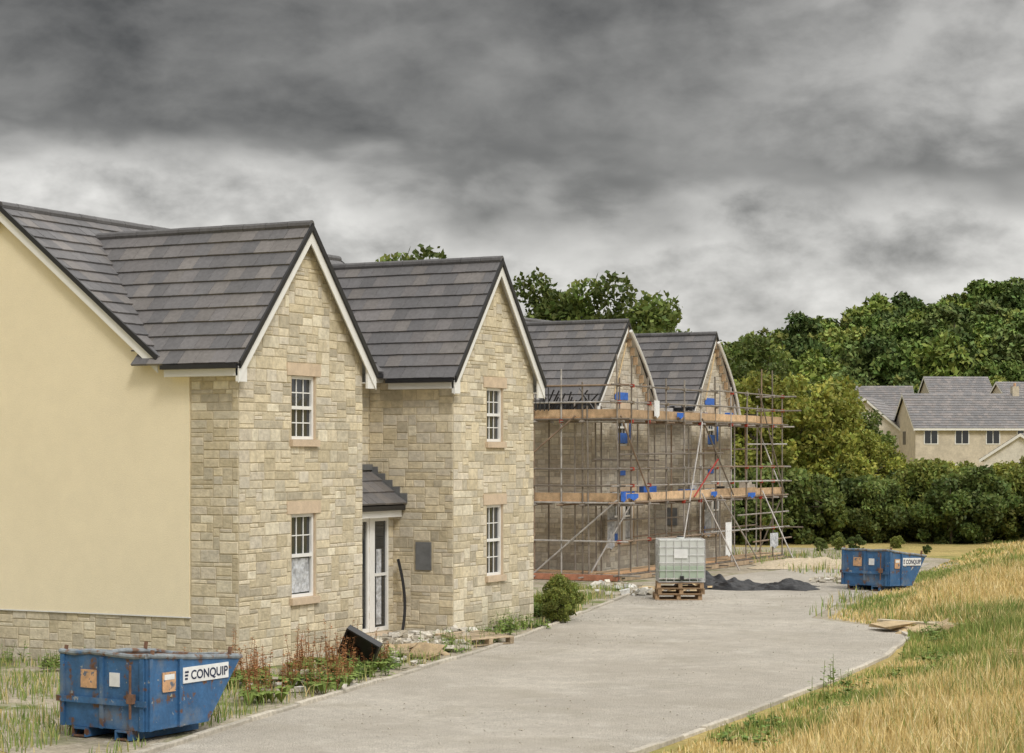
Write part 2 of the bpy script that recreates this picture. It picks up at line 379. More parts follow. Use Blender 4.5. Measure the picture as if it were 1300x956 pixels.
# ---------------------------------------------------------------- scaffold
def scaffold():
    root=empty('scaffolding',(-26.2,57.0,0))
    mb=MB(); bd=MB()
    col=lambda: random.choice([(.36,.33,.30),(.44,.42,.40),(.26,.23,.20),(.50,.48,.46),(.30,.22,.16),(.20,.17,.14)])
    R=.027
    def T(p,q,c=None): mb.tube(p,q,R,'steel',c or col())
    def cl(p): 
        c=random.choice([(.40,.05,.03),(.25,.2,.15),(.3,.28,.26)]); mb.box((p[0]-.05,p[1]-.05,p[2]-.05),(p[0]+.05,p[1]+.05,p[2]+.05),'steel',c)
    XO,XI=1.35,.38; Y0,Y1=-1.35,12.9; YI=-.38; XB=-3.2
    lv=[.18,2.32,4.80]
    U=random.uniform
    ys=[Y0,YI]+[.9,2.3,3.7,5.1,6.5,7.9,9.3,10.7,11.9,12.9]
    for y in ys:
        for x in (XO,XI):
            T((x+U(-.03,.03),y,0),(x+U(-.05,.05),y+U(-.05,.05),random.choice([6.1,6.3,6.0,6.7,5.9]) if x==XO else random.choice([5.2,5.5,6.1])))
            mb.box((x-.08,y-.08,.012),(x+.08,y+.08,.03),'steel',(.3,.28,.25))
        for z in lv:
            T((XI-.25,y+.06,z-.07),(XO+U(.15,.5),y+.06,z-.07)); cl((XO,y+.03,z-.06))
    for x in [XB,-2.3,-1.4,-.5,.2]:
        for y in (Y0,YI):
            T((x,y,0),(x+U(-.04,.04),y,random.choice([6.1,6.3,5.9]) if y==Y0 else 5.4))
        for z in lv: T((x+.06,YI+.2,z-.07),(x+.06,Y0-U(.15,.5),z-.07)); cl((x,Y0,z-.06))
    for z in lv:
        e=lambda: U(.2,.8)
        T((XO,Y0-e(),z),(XO,Y1+e(),z)); T((XI,YI,z),(XI,Y1+e(),z))
        T((XB-.2,Y0,z),(XO+e(),Y0,z)); T((XB-.2,YI,z),(XI,YI,z))
        for g in (.5,1.0):
            if z==lv[0] and g==.5: continue
            T((XO+.05,Y0-e(),z+g),(XO+.05,6.4,z+g+U(-.03,.03))); T((XO+.06,5.9,z+g+.04),(XO+.06,Y1+e(),z+g)); T((XB-.2,Y0-.05,z+g),(XO+e(),Y0-.05,z+g))
            T((XI,Y1,z+g),(XO+e(),Y1,z+g))
            for y in ys: cl((XO+.03,y,z+g))
    for z,a,b in ((1.2,2,12.9),(1.75,0,6),(3.9,6,13.1),(3.6,-1,4)): T((XI,a,z),(XI,b,z+U(-.05,.05)))
    T((XO,8.5,1.7),(XO,13.6,1.72)); T((XO,9.5,4.1),(XO,13.4,4.12)); T((XO,10,.75),(XO,13.9,.78)); T((XO+.05,Y0,3.75),(XO+.05,7,3.8))
    T((XO+.08,4.4,2.4),(XO+.08,6.5,3.6),(.40,.05,.04)); T((XO+.08,3.1,.1),(XO+.08,5.1,4.8)); T((XO+.08,10.3,.1),(XO+.08,6.7,2.4)); T((XO+.08,12.9,2.4),(XO+.08,10.3,6.0)); T((-1.5,Y0-.08,.1),(XO,Y0-.08,2.4)); T((XB,Y0-.08,2.4),(0,Y0-.08,4.9)); T((XO+.08,7.9,2.4),(XO+.08,5.1,4.9)); T((XO+.08,.9,2.4),(XO+.08,Y0,4.9))
    T((XI,Y0,.1),(XO,YI,2.3)); T((XI,Y1+.06,.1),(XO,Y1+.06,2.3)); T((XO,Y1+.06,2.4),(XI,Y1+.06,4.8))
    T((1.42,5.1,2.5),(2.7,5.1,.05)); T((1.42,10.7,2.5),(2.6,10.7,.05))
    WC=[(.46,.33,.20),(.40,.28,.17),(.52,.38,.24),(.33,.24,.15),(.50,.31,.17)]
    for z in lv:
        for i in range(4):
            x=XI+.03+i*.235
            y=Y0
            while y<Y1:
                l=min(3.9,Y1+.2-y); dz=U(0,.012)
                bd.box((x,y,z+.03+dz),(x+.225,y+l-.02,z+.068+dz),'wood',vary(random.choice(WC),.15)); y+=l
        for i in range(4):
            y=Y0+.03+i*.235
            bd.box((XB-.3,y,z+.03),(XI+.02,y+.225,z+.068),'wood',vary(random.choice(WC),.15))
        if z>1:
            y=Y0
            while y<Y1:
                l=min(3.9,Y1-y+.1); bd.box((XO-.05,y,z+.07),(XO-.012,y+l-.03,z+.29+U(-.02,.02)),'wood',vary((.55,.38,.23),.25)); y+=l
            bd.box((XB-.2,Y0+.028,z+.07),(XO-.06,Y0+.062,z+.29),'wood',vary((.55,.38,.23),.2))
        else:
            bd.box((XB,Y0-.10,0.02),(XO,Y0-.03,.2),'wood',(.45,.20,.12)); bd.box((XO+.05,Y0,.02),(XO+.1,Y1,.16),'wood',(.40,.3,.2))
    for i in range(34):
        y=U(-1,12); z=random.choice(lv[1:]); s=U(.1,.3)
        m=Matrix.Translation((.55,y,z+.08))@Matrix.Rotation(U(-.6,.6),4,'Z')
        bd.box((0,0,0),(s,U(.15,.7),U(.05,.42)),random.choice(['rubble','blue','upvc','wood','black','film']),(.5,.45,.38),m)
    for k in range(16):
        x=XB+.2+k*.14; mb.tube((x,Y0-.06,5.05),(x,Y0-.06,5.75),.018,'steel',(.05,.05,.05))
    for z in (5.1,5.35,5.6): mb.tube((XB,Y0-.06,z),(-1,Y0-.06,z),.012,'steel',(.05,.05,.05))
    for k in range(22):
        p=(-2.9+U(0,3.4),Y0+.3,5.0); mb.tube(p,(p[0]+U(-.6,.6),Y0+.35,5.4+U(0,.35)),.025,'black')
    mb.obj('tubes',root); bd.obj('boards',root)
    m2=MB()
    for y in (0,2.2,4.4,6.6,8.8,11.):
        for x in (-9.2,-10.): m2.tube((x,y,0),(x,y,9.1 if y>6 else 8.1),R,'steel',col())
    for z in (2.3,4.9,7.5,8.3): m2.tube((-10,-.5,z),(-10,11.5,z),R,'steel',col()); m2.tube((-9.2,-.5,z),(-9.2,11.5,z),R,'steel',col())
    m2.obj('rear_tubes',root)
    m3=MB()
    for (x,y,z,w,h,k) in ((1.42,-.9,2.42,.9,.16,'blue'),(1.42,-1.3,2.36,.3,.3,'blue'),(.3,8.2,1.0,.5,1.5,'film'),(.3,.2,.9,.5,1.4,'film'),(1.42,1.2,4.9,.35,.5,'white'),(1.42,9.3,2.3,.7,.15,'blue'),(1.42,5.9,2.4,.5,.14,'blue'),(1.42,3.0,4.9,.5,.16,'blue'),(1.42,11.5,.5,.8,.5,'film'),(1.42,7.2,.4,.5,1.1,'white')):
        n=8
        for i in range(n):
            a=y+w*i/n;b=y+w*(i+1)/n; o=lambda i:x+.05*math.sin(i*2.1)
            m3.face([(o(i),a,z+.06*math.sin(i)),(o(i+1),b,z+.06*math.sin(i+1)),(o(i+1),b,z+h),(o(i),a,z+h)],k)
    m3.obj('sheeting',root)
scaffold()
# ---------------------------------------------------------------- terrain
def sst(t): 
    t=np.clip(t,0,1); return t*t*(3-2*t)
def hgt(x,y):
    d=-S27*x+C27*y; l=C27*x+S27*y
    A=6+12*sst((l-8)/66.)
    return sst((d-185)/115.)*A+ .9*sst((d-100)/50)*sst((l-10)/25)
def grid_ground():
    n=220; t=np.linspace(-1,1,n); c=np.sign(t)*(np.abs(t)**2.6)*3000
    X,Y=np.meshgrid(c-20,c+60,indexing='ij'); Z=hgt(X,Y)
    me=bpy.data.meshes.new('ground'); V=np.stack([X,Y,Z],-1).reshape(-1,3)
    idx=np.arange(n*n).reshape(n,n); F=np.stack([idx[:-1,:-1],idx[1:,:-1],idx[1:,1:],idx[:-1,1:]],-1).reshape(-1,4)
    me.from_pydata(V.tolist(),[],F.tolist()); me.polygons.foreach_set('use_smooth',[True]*len(F))
    me.materials.append(mat('field_ground',(.38,.30,.12),.95,noise=[(.5,.2),(6,.25)],bump=(8,.8,.08),extra=[(.12,.53,.66,(.15,.20,.05)),(1.3,.58,.72,(.17,.19,.055))],spec=.1))
    link(bpy.data.objects.new('ground',me))
grid_ground()
def sheet(name,pts,z,m):
    import bmesh
    bm=bmesh.new(); f=bm.faces.new([bm.verts.new((x,y,z)) for x,y in pts]); 
    bm.normal_update()
    if f.normal.z<0: bmesh.ops.reverse_faces(bm,faces=[f])
    bmesh.ops.triangulate(bm,faces=bm.faces[:]); me=bpy.data.meshes.new(name); bm.to_mesh(me); bm.free(); me.materials.append(m)
    return link(bpy.data.objects.new(name,me))
LK=[(-13.5,8),(-15.2,18),(-16.6,25),(-17.4,29.4),(-18.4,35),(-19.5,39.7),(-20.6,44),(-21.6,48),(-22.6,52),(-23.2,58)]
RK=[(-9.6,8),(-10.1,18),(-10.5,28),(-10.8,33),(-11.2,37.2),(-12.0,41.5),(-12.8,43.2)]
RK2=[(-15.4,45.3),(-16.3,50),(-17.2,56.),(-18.2,62),(-19.5,70)]
def wob(pts,a,step=.6):
    out=[]
    for (x0,y0),(x1,y1) in zip(pts,pts[1:]):
        n=max(1,int(math.hypot(x1-x0,y1-y0)/step))
        for i in range(n): out.append((x0+(x1-x0)*i/n+random.uniform(-a,a),y0+(y1-y0)*i/n+random.uniform(-a,a)))
    out.append(pts[-1]); return out
dirt=wob([(-14.,12),(-17,20),(-21,24),(-30,26),(-42,40),(-42,75),(-26,80),(-19,72),(-16.2,60),(-14.5,50),(-13,44),(-16,40),(-15,30)],.25)
sheet('dirt_plot',dirt,.005,mat('site_dirt',(.38,.335,.26),.95,noise=[(.8,.2),(9,.3)],bump=(14,1,.06),extra=[(.6,.52,.66,(.15,.18,.06)),(2.5,.6,.7,(.50,.47,.40))],spec=.1))
road=LK+wob([(-23.2,58),(-22.5,66),(-19.5,70)],.2)[1:]+RK2[::-1][1:]+wob([(-15.4,45.3),(-12.8,43.2)],.06)[1:-1]+RK[::-1]
sheet('road',road,.012,mat('gravelly_concrete_road',(.53,.49,.425),.9,noise=[(.35,.10),(2.2,.10),(9,.08),(30,.16),(90,.24)],bump=(42,1,.05),extra=[(.6,.52,.78,(.41,.37,.30)),(.22,.46,.70,(.44,.40,.34)),(1.1,.58,.80,(.60,.57,.51)),(3.2,.62,.80,(.38,.345,.285))],spec=.1))
def kerb(name,pts):
    mb=MB()
    for (x0,y0),(x1,y1) in zip(pts,pts[1:]):
        L=math.hypot(x1-x0,y1-y0); n=max(1,round(L/.92)); a=math.atan2(y1-y0,x1-x0)
        for i in range(n):
            m=Matrix.Translation((x0+(x1-x0)*i/n,y0+(y1-y0)*i/n,0))@Matrix.Rotation(a+random.uniform(-.015,.015),4,'Z')
            mb.box((.006,-.05,-.02),(L/n-.006,.05,.065+random.uniform(-.02,.012)),'rubble',vary((.46,.42,.35),.15),m)
    return mb.obj(name,bevel=.012)
kerb('kerb',LK[:-1]); kerb('kerb',RK)
# ---------------------------------------------------------------- blades
def blades(name,x,y,h,w,cols,lean=.25,z=None,parent=None):
    n=len(x); z=hgt(x,y) if z is None else z
    a=rng.uniform(0,2*np.pi,n); b=rng.uniform(0,2*np.pi,n); ln=np.abs(rng.normal(0,lean,n))*h
    dx,dy=np.cos(a)*w/2,np.sin(a)*w/2; lx,ly=np.cos(b)*ln,np.sin(b)*ln
    V=np.empty((n,5,3))
    V[:,0]=np.stack([x-dx,y-dy,z],-1); V[:,1]=np.stack([x+dx,y+dy,z],-1)
    V[:,2]=np.stack([x+dx*.8+lx*.3,y+dy*.8+ly*.3,z+h*.6],-1); V[:,3]=np.stack([x-dx*.8+lx*.3,y-dy*.8+ly*.3,z+h*.6],-1)
    V[:,4]=np.stack([x+lx,y+ly,z+h],-1)
    base=np.arange(n)[:,None]*5
    me=bpy.data.meshes.new(name); me.vertices.add(n*5); me.vertices.foreach_set('co',V.ravel())
    loops=np.concatenate([base+np.array([0,1,2,3]),base+np.array([3,2,4])],1).ravel()
    me.loops.add(n*7); me.loops.foreach_set('vertex_index',loops.astype(np.int32))
    ls=(np.arange(n)[:,None]*7+np.array([0,4])).ravel(); lt=np.tile([4,3],n)
    me.polygons.add(n*2); me.polygons.foreach_set('loop_start',ls.astype(np.int32)); me.polygons.foreach_set('loop_total',lt.astype(np.int32))
    me.update(calc_edges=True)
    c=np.ones((n,7,4),np.float32); c[:,:,:3]=cols[:,None,:]
    ca=me.color_attributes.new('Col','FLOAT_COLOR','CORNER'); ca.data.foreach_set('color',c.ravel())
    me.materials.append(M['grassblade']); o=bpy.data.objects.new(name,me); return link(o,parent)
def polyin(x,y,P):
    ins=np.zeros(len(x),bool); n=len(P)
    for i in range(n):
        x0,y0=P[i];x1,y1=P[(i+1)%n]
        c=((y0>y)!=(y1>y))&(x<(x1-x0)*(y-y0)/(y1-y0+1e-12)+x0); ins^=c
    return ins
def palette(n,cols,p,v=.2):
    c=np.array(cols)[rng.choice(len(cols),n,p=p)]; return c*(1+rng.uniform(-v,v,(n,1)))
def vnoise(x,y,s,seed=0):
    r=np.random.default_rng(seed); o=np.zeros_like(x)
    for k in range(6):
        a=r.uniform(0,6.28); f=s*r.uniform(.5,2); o+=np.sin((x*np.cos(a)+y*np.sin(a))*f+r.uniform(0,6.28))
    return o/6
STRAW=[(.68,.53,.24),(.75,.61,.30),(.60,.45,.18),(.26,.31,.09),(.78,.68,.40)]
def field(n,d0,d1,h,w):
    d=rng.uniform(d0,d1,n)
    l=rng.uniform(-.02,.30,n)*d; x=-S27*d+C27*l; y=C27*d+S27*l
    k=~polyin(x,y,road)&~polyin(x,y,[(-42,20),(-22.5,20),(-22.5,80),(-42,80)])
    xr=np.interp(y,[8,28,37.2,43.2,45.3,56,62,70,90],[-9.3,-10.2,-10.9,-12.5,-15.0,-16.8,-17.8,-19,-22])
    k&=x>xr
    x=x[k];y=y[k];xr=xr[k]; n=len(x); g=vnoise(x,y,.25,3); g2=vnoise(x,y,.9,8)
    c=palette(n,STRAW,[.32,.28,.20,.06,.14]); e=(x-xr)
    gm=(g+.5*g2+rng.normal(0,.16,n)>.50)|((y>60)&(g+.4*g2+rng.normal(0,.15,n)>.12))|((e<1.3)&(g2+rng.normal(0,.2,n)>.10)); gr=palette(n,[(.19,.26,.07),(.27,.33,.09),(.40,.38,.14)],[.4,.35,.25])
    c[gm]=gr[gm]
    edge=np.clip(e/2.2,.25,1)
    hh=h*rng.uniform(.5,1.25,n)*edge*(1+.45*g2); return x,y,hh,np.full(n,w)*rng.uniform(.6,1.3,n),c
P=[field(100000,21,46,.42,.016),field(85000,42,66,.42,.026),field(60000,62,98,.36,.042)]
blades('dry_grass_field',*[np.concatenate([p[i] for p in P]) for i in range(4)],np.concatenate([p[4] for p in P]),lean=.3)
def verge(n,P,h,w,cols,pr,thr=-9,lean=.3,seed=1,name='verge_grass'):
    xs=[p[0] for p in P];ys=[p[1] for p in P]
    x=rng.uniform(min(xs),max(xs),n);y=rng.uniform(min(ys),max(ys),n); k=polyin(x,y,P)&(vnoise(x,y,1.4,seed)+rng.normal(0,.1,n)>thr)
    x=x[k];y=y[k];n=len(x)
    return blades(name,x,y,h*rng.uniform(.3,1.2,n)*(1+.5*vnoise(x,y,2.,seed+1)),np.full(n,w),palette(n,cols,pr),lean=lean)
GR=[(.16,.24,.06),(.24,.32,.09),(.36,.36,.13),(.58,.48,.23)]
verge(70000,[(-13.8,9),(-16.9,25),(-17.6,29.4),(-18.6,35),(-19.9,35),(-19.9,29.3),(-23,29.3),(-32,29.3),(-32,24),(-19,12)],.24,.016,GR,[.30,.27,.23,.20],thr=-.04)
verge(30000,[(-18.5,34.5),(-18.9,34.5),(-19.4,38),(-20.2,38.5),(-20.2,42),(-22.6,44),(-25,52),(-22.8,52),(-21.8,48),(-20.8,44),(-19.7,39.7)],.26,.018,GR,[.35,.3,.2,.15],thr=-.02,seed=4,name='verge_grass')
verge(20000,[(-13,44.2),(-15.7,45.8),(-16.6,50),(-17.5,57),(-18.5,64),(-24,76),(-30,74),(-20,60),(-15,50)],.3,.025,GR,[.3,.3,.2,.2],thr=.02,seed=9,name='rough_grass')
# ---------------------------------------------------------------- foliage
def foliage_mesh(name,centres,radii,nleaf,leaf,tints,trunk=None,squash=.8,green=(.075,.115,.028),lm='leaf'):
    C=[];cols=[]
    nc=len(centres); per=np.maximum((nleaf*radii**2/np.sum(radii**2)).astype(int),5)
    for i in range(nc):
        n=per[i]; v=rng.normal(size=(n,3)); v/=np.linalg.norm(v,axis=1)[:,None]; r=radii[i]*rng.uniform(.25,1,n)**.5*rng.uniform(.8,1.12,n)
        p=v*r[:,None]; p[:,2]*=squash; C.append(centres[i]+p)
        base=np.array(green)*tints[i]; c=base*(1+rng.uniform(-.3,.35,(n,1))); c[:,0]*=1+rng.uniform(-.1,.25,n); cols.append(c)
    C=np.concatenate(C);cols=np.concatenate(cols);n=len(C)
    a=rng.normal(size=(n,3));a/=np.linalg.norm(a,axis=1)[:,None]; b=rng.normal(size=(n,3)); b-=a*np.sum(a*b,1)[:,None]; b/=np.linalg.norm(b,axis=1)[:,None]
    s=leaf*rng.uniform(.6,1.4,(n,1))
    V=np.stack([C-a*s,C-b*s*.55,C+a*s,C+b*s*.55],1).reshape(-1,3)
    t=MB()
    if trunk:
        h,r=trunk; t.tube((0,0,-.3),(0,0,h*.45),r,'bark',seg=8,r2=r*.75); t.tube((0,0,h*.45),(.1,0,h*.8),r*.75,'bark',seg=7,r2=r*.25)
        for i in range(min(nc,18)):
            c=centres[i*nc//18 if nc>18 else i]; z0=h*(.25+.35*random.random()); t.tube((0,0,z0),tuple(c),r*.35,'bark',seg=5,r2=r*.07)
    F=np.arange(n*4).reshape(-1,4)
    me=bpy.data.meshes.new(name); allV=np.concatenate([V,np.array(t.v).reshape(-1,3)]) 
    faces=F.tolist()+[tuple(n*4+i for i in f) for f in t.f]
    me.from_pydata(allV.tolist(),[],faces); me.materials.append(M[lm]); me.materials.append(M['bark'])
    me.polygons.foreach_set('material_index',[0]*n+[1]*len(t.f))
    lc=sum(len(f) for f in t.f); c=np.ones((n*4+lc,4),np.float32); c[:n*4,:3]=np.repeat(cols,4,axis=0)
    me.color_attributes.new('Col','FLOAT_COLOR','CORNER').data.foreach_set('color',c.ravel()); me.update(); return me
def crown(H,W,base,nc,cr):
    cz=(H+base)/2; hz=(H-base)/2; out=[]
    while len(out)<nc:
        p=rng.uniform(-1,1,3); r=np.linalg.norm(p)
        if r>1 or r<.35: continue
        w=W/2*(1-.25*max(p[2],0)); out.append((p[0]*w,p[1]*w,cz+p[2]*hz))
    out=np.array(out); rad=rng.uniform(.6,1.3,nc)*cr; t=rng.uniform(.6,1.35,nc)
    return out,rad,t
def tree_mesh(nm,H,W,base,nc,cr,nl,leaf,green,lm='leaf'):
    c,r,t=crown(H-cr*.6,W-cr,base+cr*.5,nc,cr); return foliage_mesh(nm,c,r,nl,leaf,t,trunk=(H,H*.022),green=green,lm=lm)
big=[tree_mesh('tree_big',10,8,1.2,52,.85,13000,.13,(.125,.175,.042)) for _ in range(3)]
yel=[tree_mesh('tree_yel',8.5,7,.6,50,.85,13000,.13,(.28,.32,.065)) for _ in range(2)]
hill=[tree_mesh('tree_hill',11,8.4,1.5,34,1.35,3200,.36,g,'leafhill') for g in ((.125,.195,.05),(.175,.24,.055),(.105,.165,.05),(.215,.265,.07),(.15,.21,.065))]
bush=[tree_mesh('bush_m',3.6,4.0,-.6,34,.55,7000,.11,g) for g in ((.135,.185,.05),(.19,.235,.055),(.10,.15,.04))]
def inst(name,me,loc,s,parent=None,rz=None,sz=None):
    o=bpy.data.objects.new(name,me); o.location=loc; o.scale=(s,s,sz or s); o.rotation_euler=(0,0,random.uniform(0,6.28) if rz is None else rz); return link(o,parent)
def W(d,l,z=None):
    x=-S27*d+C27*l;y=C27*d+S27*l; return (x,y,float(hgt(np.array(x),np.array(y))) if z is None else z)
for d,l,s in ((106,-4.5,1.47),(112,2.1,1.38),(111,5.3,1.38),(118,3.6,1.25),(125,-9,1.2),(118,7.6,1.12),(130,9.5,1.1)):
    inst('deciduous_tree',random.choice(big),W(d,l),s)
for d,l,s,k in ((91,9.9,.88,1),(92,12.0,.98,1),(93,14.0,.80,1),(99,14.4,.92,1),(101,9.0,1.0,0),(105,12.2,1.0,0),(94,16.2,.60,1),(96,7.4,.8,0),(104,17.5,.62,0),(100,5,.8,0)):
    inst('deciduous_tree',random.choice(yel if k else big),W(d,l),s)
for d,l,s in ((90,22,.48),(92,25,.42),(93,19.2,.46),(91,28,.42)):
    inst('deciduous_tree',random.choice(yel),W(d,l),s)
hedge=empty('hedgerow')
for i in range(44):
    l=7+24*i/43.+random.uniform(-.4,.4); d=88+random.uniform(-1.5,3)
    inst('hedge_shrub',random.choice(bush),W(d,l),random.uniform(.7,1.0)*(1.0 if l<22 else .9),hedge)
for i in range(22):
    l=12+20*i/21.+random.uniform(-.4,.4); inst('hedge_shrub',random.choice(bush),W(95+random.uniform(0,4),l),random.uniform(.85,1.1)*(1.0 if l<22 else .85),hedge)
wood=empty('woodland_on_hill')
for row in range(8):
    d=205+row*12.5
    n=32
    for i in range(n):
        l=-4+ (d*.275+4)*i/(n-1)+random.uniform(-2,2)
        inst('woodland_tree',random.choice(hill),W(d+random.uniform(-5,5),l),random.uniform(.7,1.08)*(1.0 if row>1 else .75),wood)
# ---------------------------------------------------------------- distant houses
def far_house(d,l,rz,Lx,Wy,ez,rh,wallc,nwin=3,chim=False):
    x,y,z=W(d,l); root=empty('distant_house',(x,y,z),rz); mb=MB()
    m=MB()
    hx,hy=Lx/2,Wy/2
    k='fw'+str(wallc); M[k]=mat('distant_wall',wallc,.9,noise=[(2,.15),(9,.1)])
    mb.face([(-hx,-hy,-1),(hx,-hy,-1),(hx,-hy,ez),(-hx,-hy,ez)],k); mb.face([(hx,hy,-1),(-hx,hy,-1),(-hx,hy,ez),(hx,hy,ez)],k)
    mb.face([(hx,-hy,-1),(hx,hy,-1),(hx,hy,ez),(hx,0,ez+rh),(hx,-hy,ez)],k); mb.face([(-hx,hy,-1),(-hx,-hy,-1),(-hx,-hy,ez),(-hx,0,ez+rh),(-hx,hy,ez)],k)
    for i in range(nwin):
        for zz in (1.0,3.6):
            if zz+1.2>ez: continue
            cx=-hx+Lx*(i+.5)/nwin
            m.box((cx-.55,-hy-.03,zz),(cx+.55,-hy-.005,zz+1.1),'upvc'); m.box((cx-.47,-hy-.045,zz+.08),(cx-.03,-hy-.031,zz+1.02),'glass'); m.box((cx+.03,-hy-.045,zz+.08),(cx+.47,-hy-.031,zz+1.02),'glass')
    m.box((hx+.005,-.4,ez-1.3),(hx+.03,.4,ez-.3),'glass'); m.box((-hx-.03,-.4,ez-1.3),(-hx-.005,.4,ez-.3),'glass')
    r=MB(); o=.3; L=math.hypot(hy+o,rh+.2); zt=ez+rh+.1
    FT=[(.20,.19,.19),(.23,.21,.205),(.18,.175,.18)]
    for sg in (-1,1):
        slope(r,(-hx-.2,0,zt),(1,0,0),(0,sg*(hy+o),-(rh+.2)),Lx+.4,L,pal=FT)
        r.face([(-hx-.2,0,zt-.01),(hx+.2,0,zt-.01),(hx+.2,sg*(hy+o),ez-.1),(-hx-.2,sg*(hy+o),ez-.1)],'black')
        for xx in (-hx-.2,hx+.18):
            board(m,(xx,0,zt),(xx,sg*(hy+o),ez-.1),'upvc',.2,(1,0,0),.03)
        a,b=sorted((sg*(hy+o),sg*(hy+o-.05))); m.box((-hx-.18,a,ez-.25),(hx+.17,b,ez-.1),'upvc')
    if chim:
        m.box((hx-1.1,-.3,zt-.6),(hx-.6,.3,zt+.55),k); m.tube((hx-.85,0,zt+.55),(hx-.85,0,zt+.8),.1,'orange',seg=8)
    mb.obj('walls',root); m.obj('windows_and_trim',root); r.obj('roof',root)
R27=math.radians(27)
far_house(158,34.6,R27+.06,9.4,6.6,4.9,2.5,(.56,.50,.40),4,True)
far_house(163,28.4,R27+1.2,6,5.6,4.8,2.5,(.66,.61,.52),2)
far_house(188,40.3,R27+.1,5.6,6,7.3,2.5,(.48,.44,.36),3)
far_house(182,32.5,R27-.1,5,6,6.6,2.2,(.55,.50,.40),2)
far_house(184,46.0,R27+.2,6,6,7.0,2.2,(.60,.54,.44),3)
far_house(136,33.6,R27+1.25,4.4,4.6,2.8,1.5,(.72,.69,.62),2)
# ---------------------------------------------------------------- skips
def skip(loc,rz,tilt=0):
    root=empty('tipping_skip',loc,rz); root.rotation_euler[1]=tilt; mb=MB(); Lt,Lb,Wd=1.95,1.25,1.5; zb=.14; zr,zf=1.12,.96; t=.012
    def shell(o):
        return [(o,o,zb+o),(Lb-o,o,zb+o),(Lb-o,Wd-o,zb+o),(o,Wd-o,zb+o),(o,o,zr),(Lt-o,o,zf),(Lt-o,Wd-o,zf),(o,Wd-o,zr)]
    A=shell(0);Bq=shell(t)
    for f in ((3,2,1,0),(0,1,5,4),(1,2,6,5),(2,3,7,6),(3,0,4,7)):
        mb.face([A[i] for i in f],'skip'); mb.face([Bq[i] for i in f][::-1],'rust')
    for a,b in ((4,5),(5,6),(6,7),(7,4)):
        p=Vector(A[a]);q=Vector(A[b]); pv=p
        for i in range(1,7):
            nx=p.lerp(q,i/6)+(Vector((random.uniform(-.012,.012),random.uniform(-.012,.012),random.uniform(-.02,.012))) if i<6 else Vector()); mb.tube(pv,nx,.034,'rim',seg=8); pv=nx
    for x in (.03,.62):
        zt=zr+(zf-zr)*x/Lt-.04
        mb.box((x,-.035,zb),(x+.06,-.002,zt),'skip'); mb.box((x,Wd+.002,zb),(x+.06,Wd+.035,zt),'skip')
    for y in (.03,.72,1.41): mb.box((-.035,y,zb),(-.002,y+.06,zr-.04),'skip')
    mb.box((-.05,-.03,zb+.32),(-.036,Wd+.03,zb+.40),'skip')
    for y in (.25,1.0):
        mb.box((-.05,y,.01),(Lb+.1,y+.03,zb-.003),'skip'); mb.box((-.05,y+.22,.01),(Lb+.1,y+.25,zb-.003),'skip'); mb.box((-.05,y+.031,zb-.03),(Lb+.1,y+.219,zb-.005),'skip'); mb.box((-.05,y+.031,.01),(Lb+.1,y+.219,.03),'rust')
    mb.tube((-.09,.2,.3),(-.09,.2,1.0),.018,'rust',seg=8); mb.box((-.11,.15,.5),(-.04,.25,.62),'rust')
    for x,y in ((.1,.0),(.1,Wd),(1.7,.0),(1.7,Wd)): mb.tube((x,y,zr-.03-.08*(x>1)),(x+.02,y,zr+.07-.08*(x>1)),.03,'rust',seg=6)
    mb.obj('body',root)
    lb=MB(); lb.box((.71,-.018,.70),(1.66,-.004,.91),'white'); lb.box((.30,-.02,.62),(.56,-.004,.88),'orange')
    lb.box((-.02,.85,.66),(-.004,1.12,.90),'orange'); lb.box((-.02,.45,.70),(-.004,.62,.88),'white'); lb.box((.33,-.024,.78),(.53,-.021,.85),'white')
    lb.obj('labels',root)
    cu=bpy.data.curves.new('label_text','FONT'); cu.body='CONQUIP'; cu.size=.168; cu.extrude=.001; cu.offset=.003; cu.materials.append(M['navy'])
    o=bpy.data.objects.new('label_text',cu); o.location=(.865,-.0205,.745); o.rotation_euler=(math.pi/2,0,0); link(o,root)
    lg=MB()
    for i in range(3): lg.box((.745,-.022,.745+.045*i),(.80+.01*i,-.019,.77+.045*i),'navy')
    lg.obj('label_mark',root)
    c=MB()
    for i in range(90):
        x=random.uniform(.15,1.35);y=random.uniform(.12,1.38);s=random.uniform(.04,.14); m=Matrix.Translation((x,y,random.uniform(.55,.78)))@Matrix.Rotation(random.uniform(0,3),4,Vector((random.random(),random.random(),random.random())).normalized())
        c.box((-s,-s*.7,-s*.5),(s,s*.7,s*.5),random.choice(['rubble','rubble','wood','film','black']),vary(random.choice([(.45,.42,.36),(.3,.27,.2),(.5,.35,.2)]),.2),m)
    c.box((.03,.03,.16),(1.2,1.47,.58),'rubble',(.25,.22,.17)); c.obj('waste',root)
skip((-16.4,21.75,.012),math.radians(27+59))
skip((-16.5,55.0,.012),math.radians(27+48),.035)
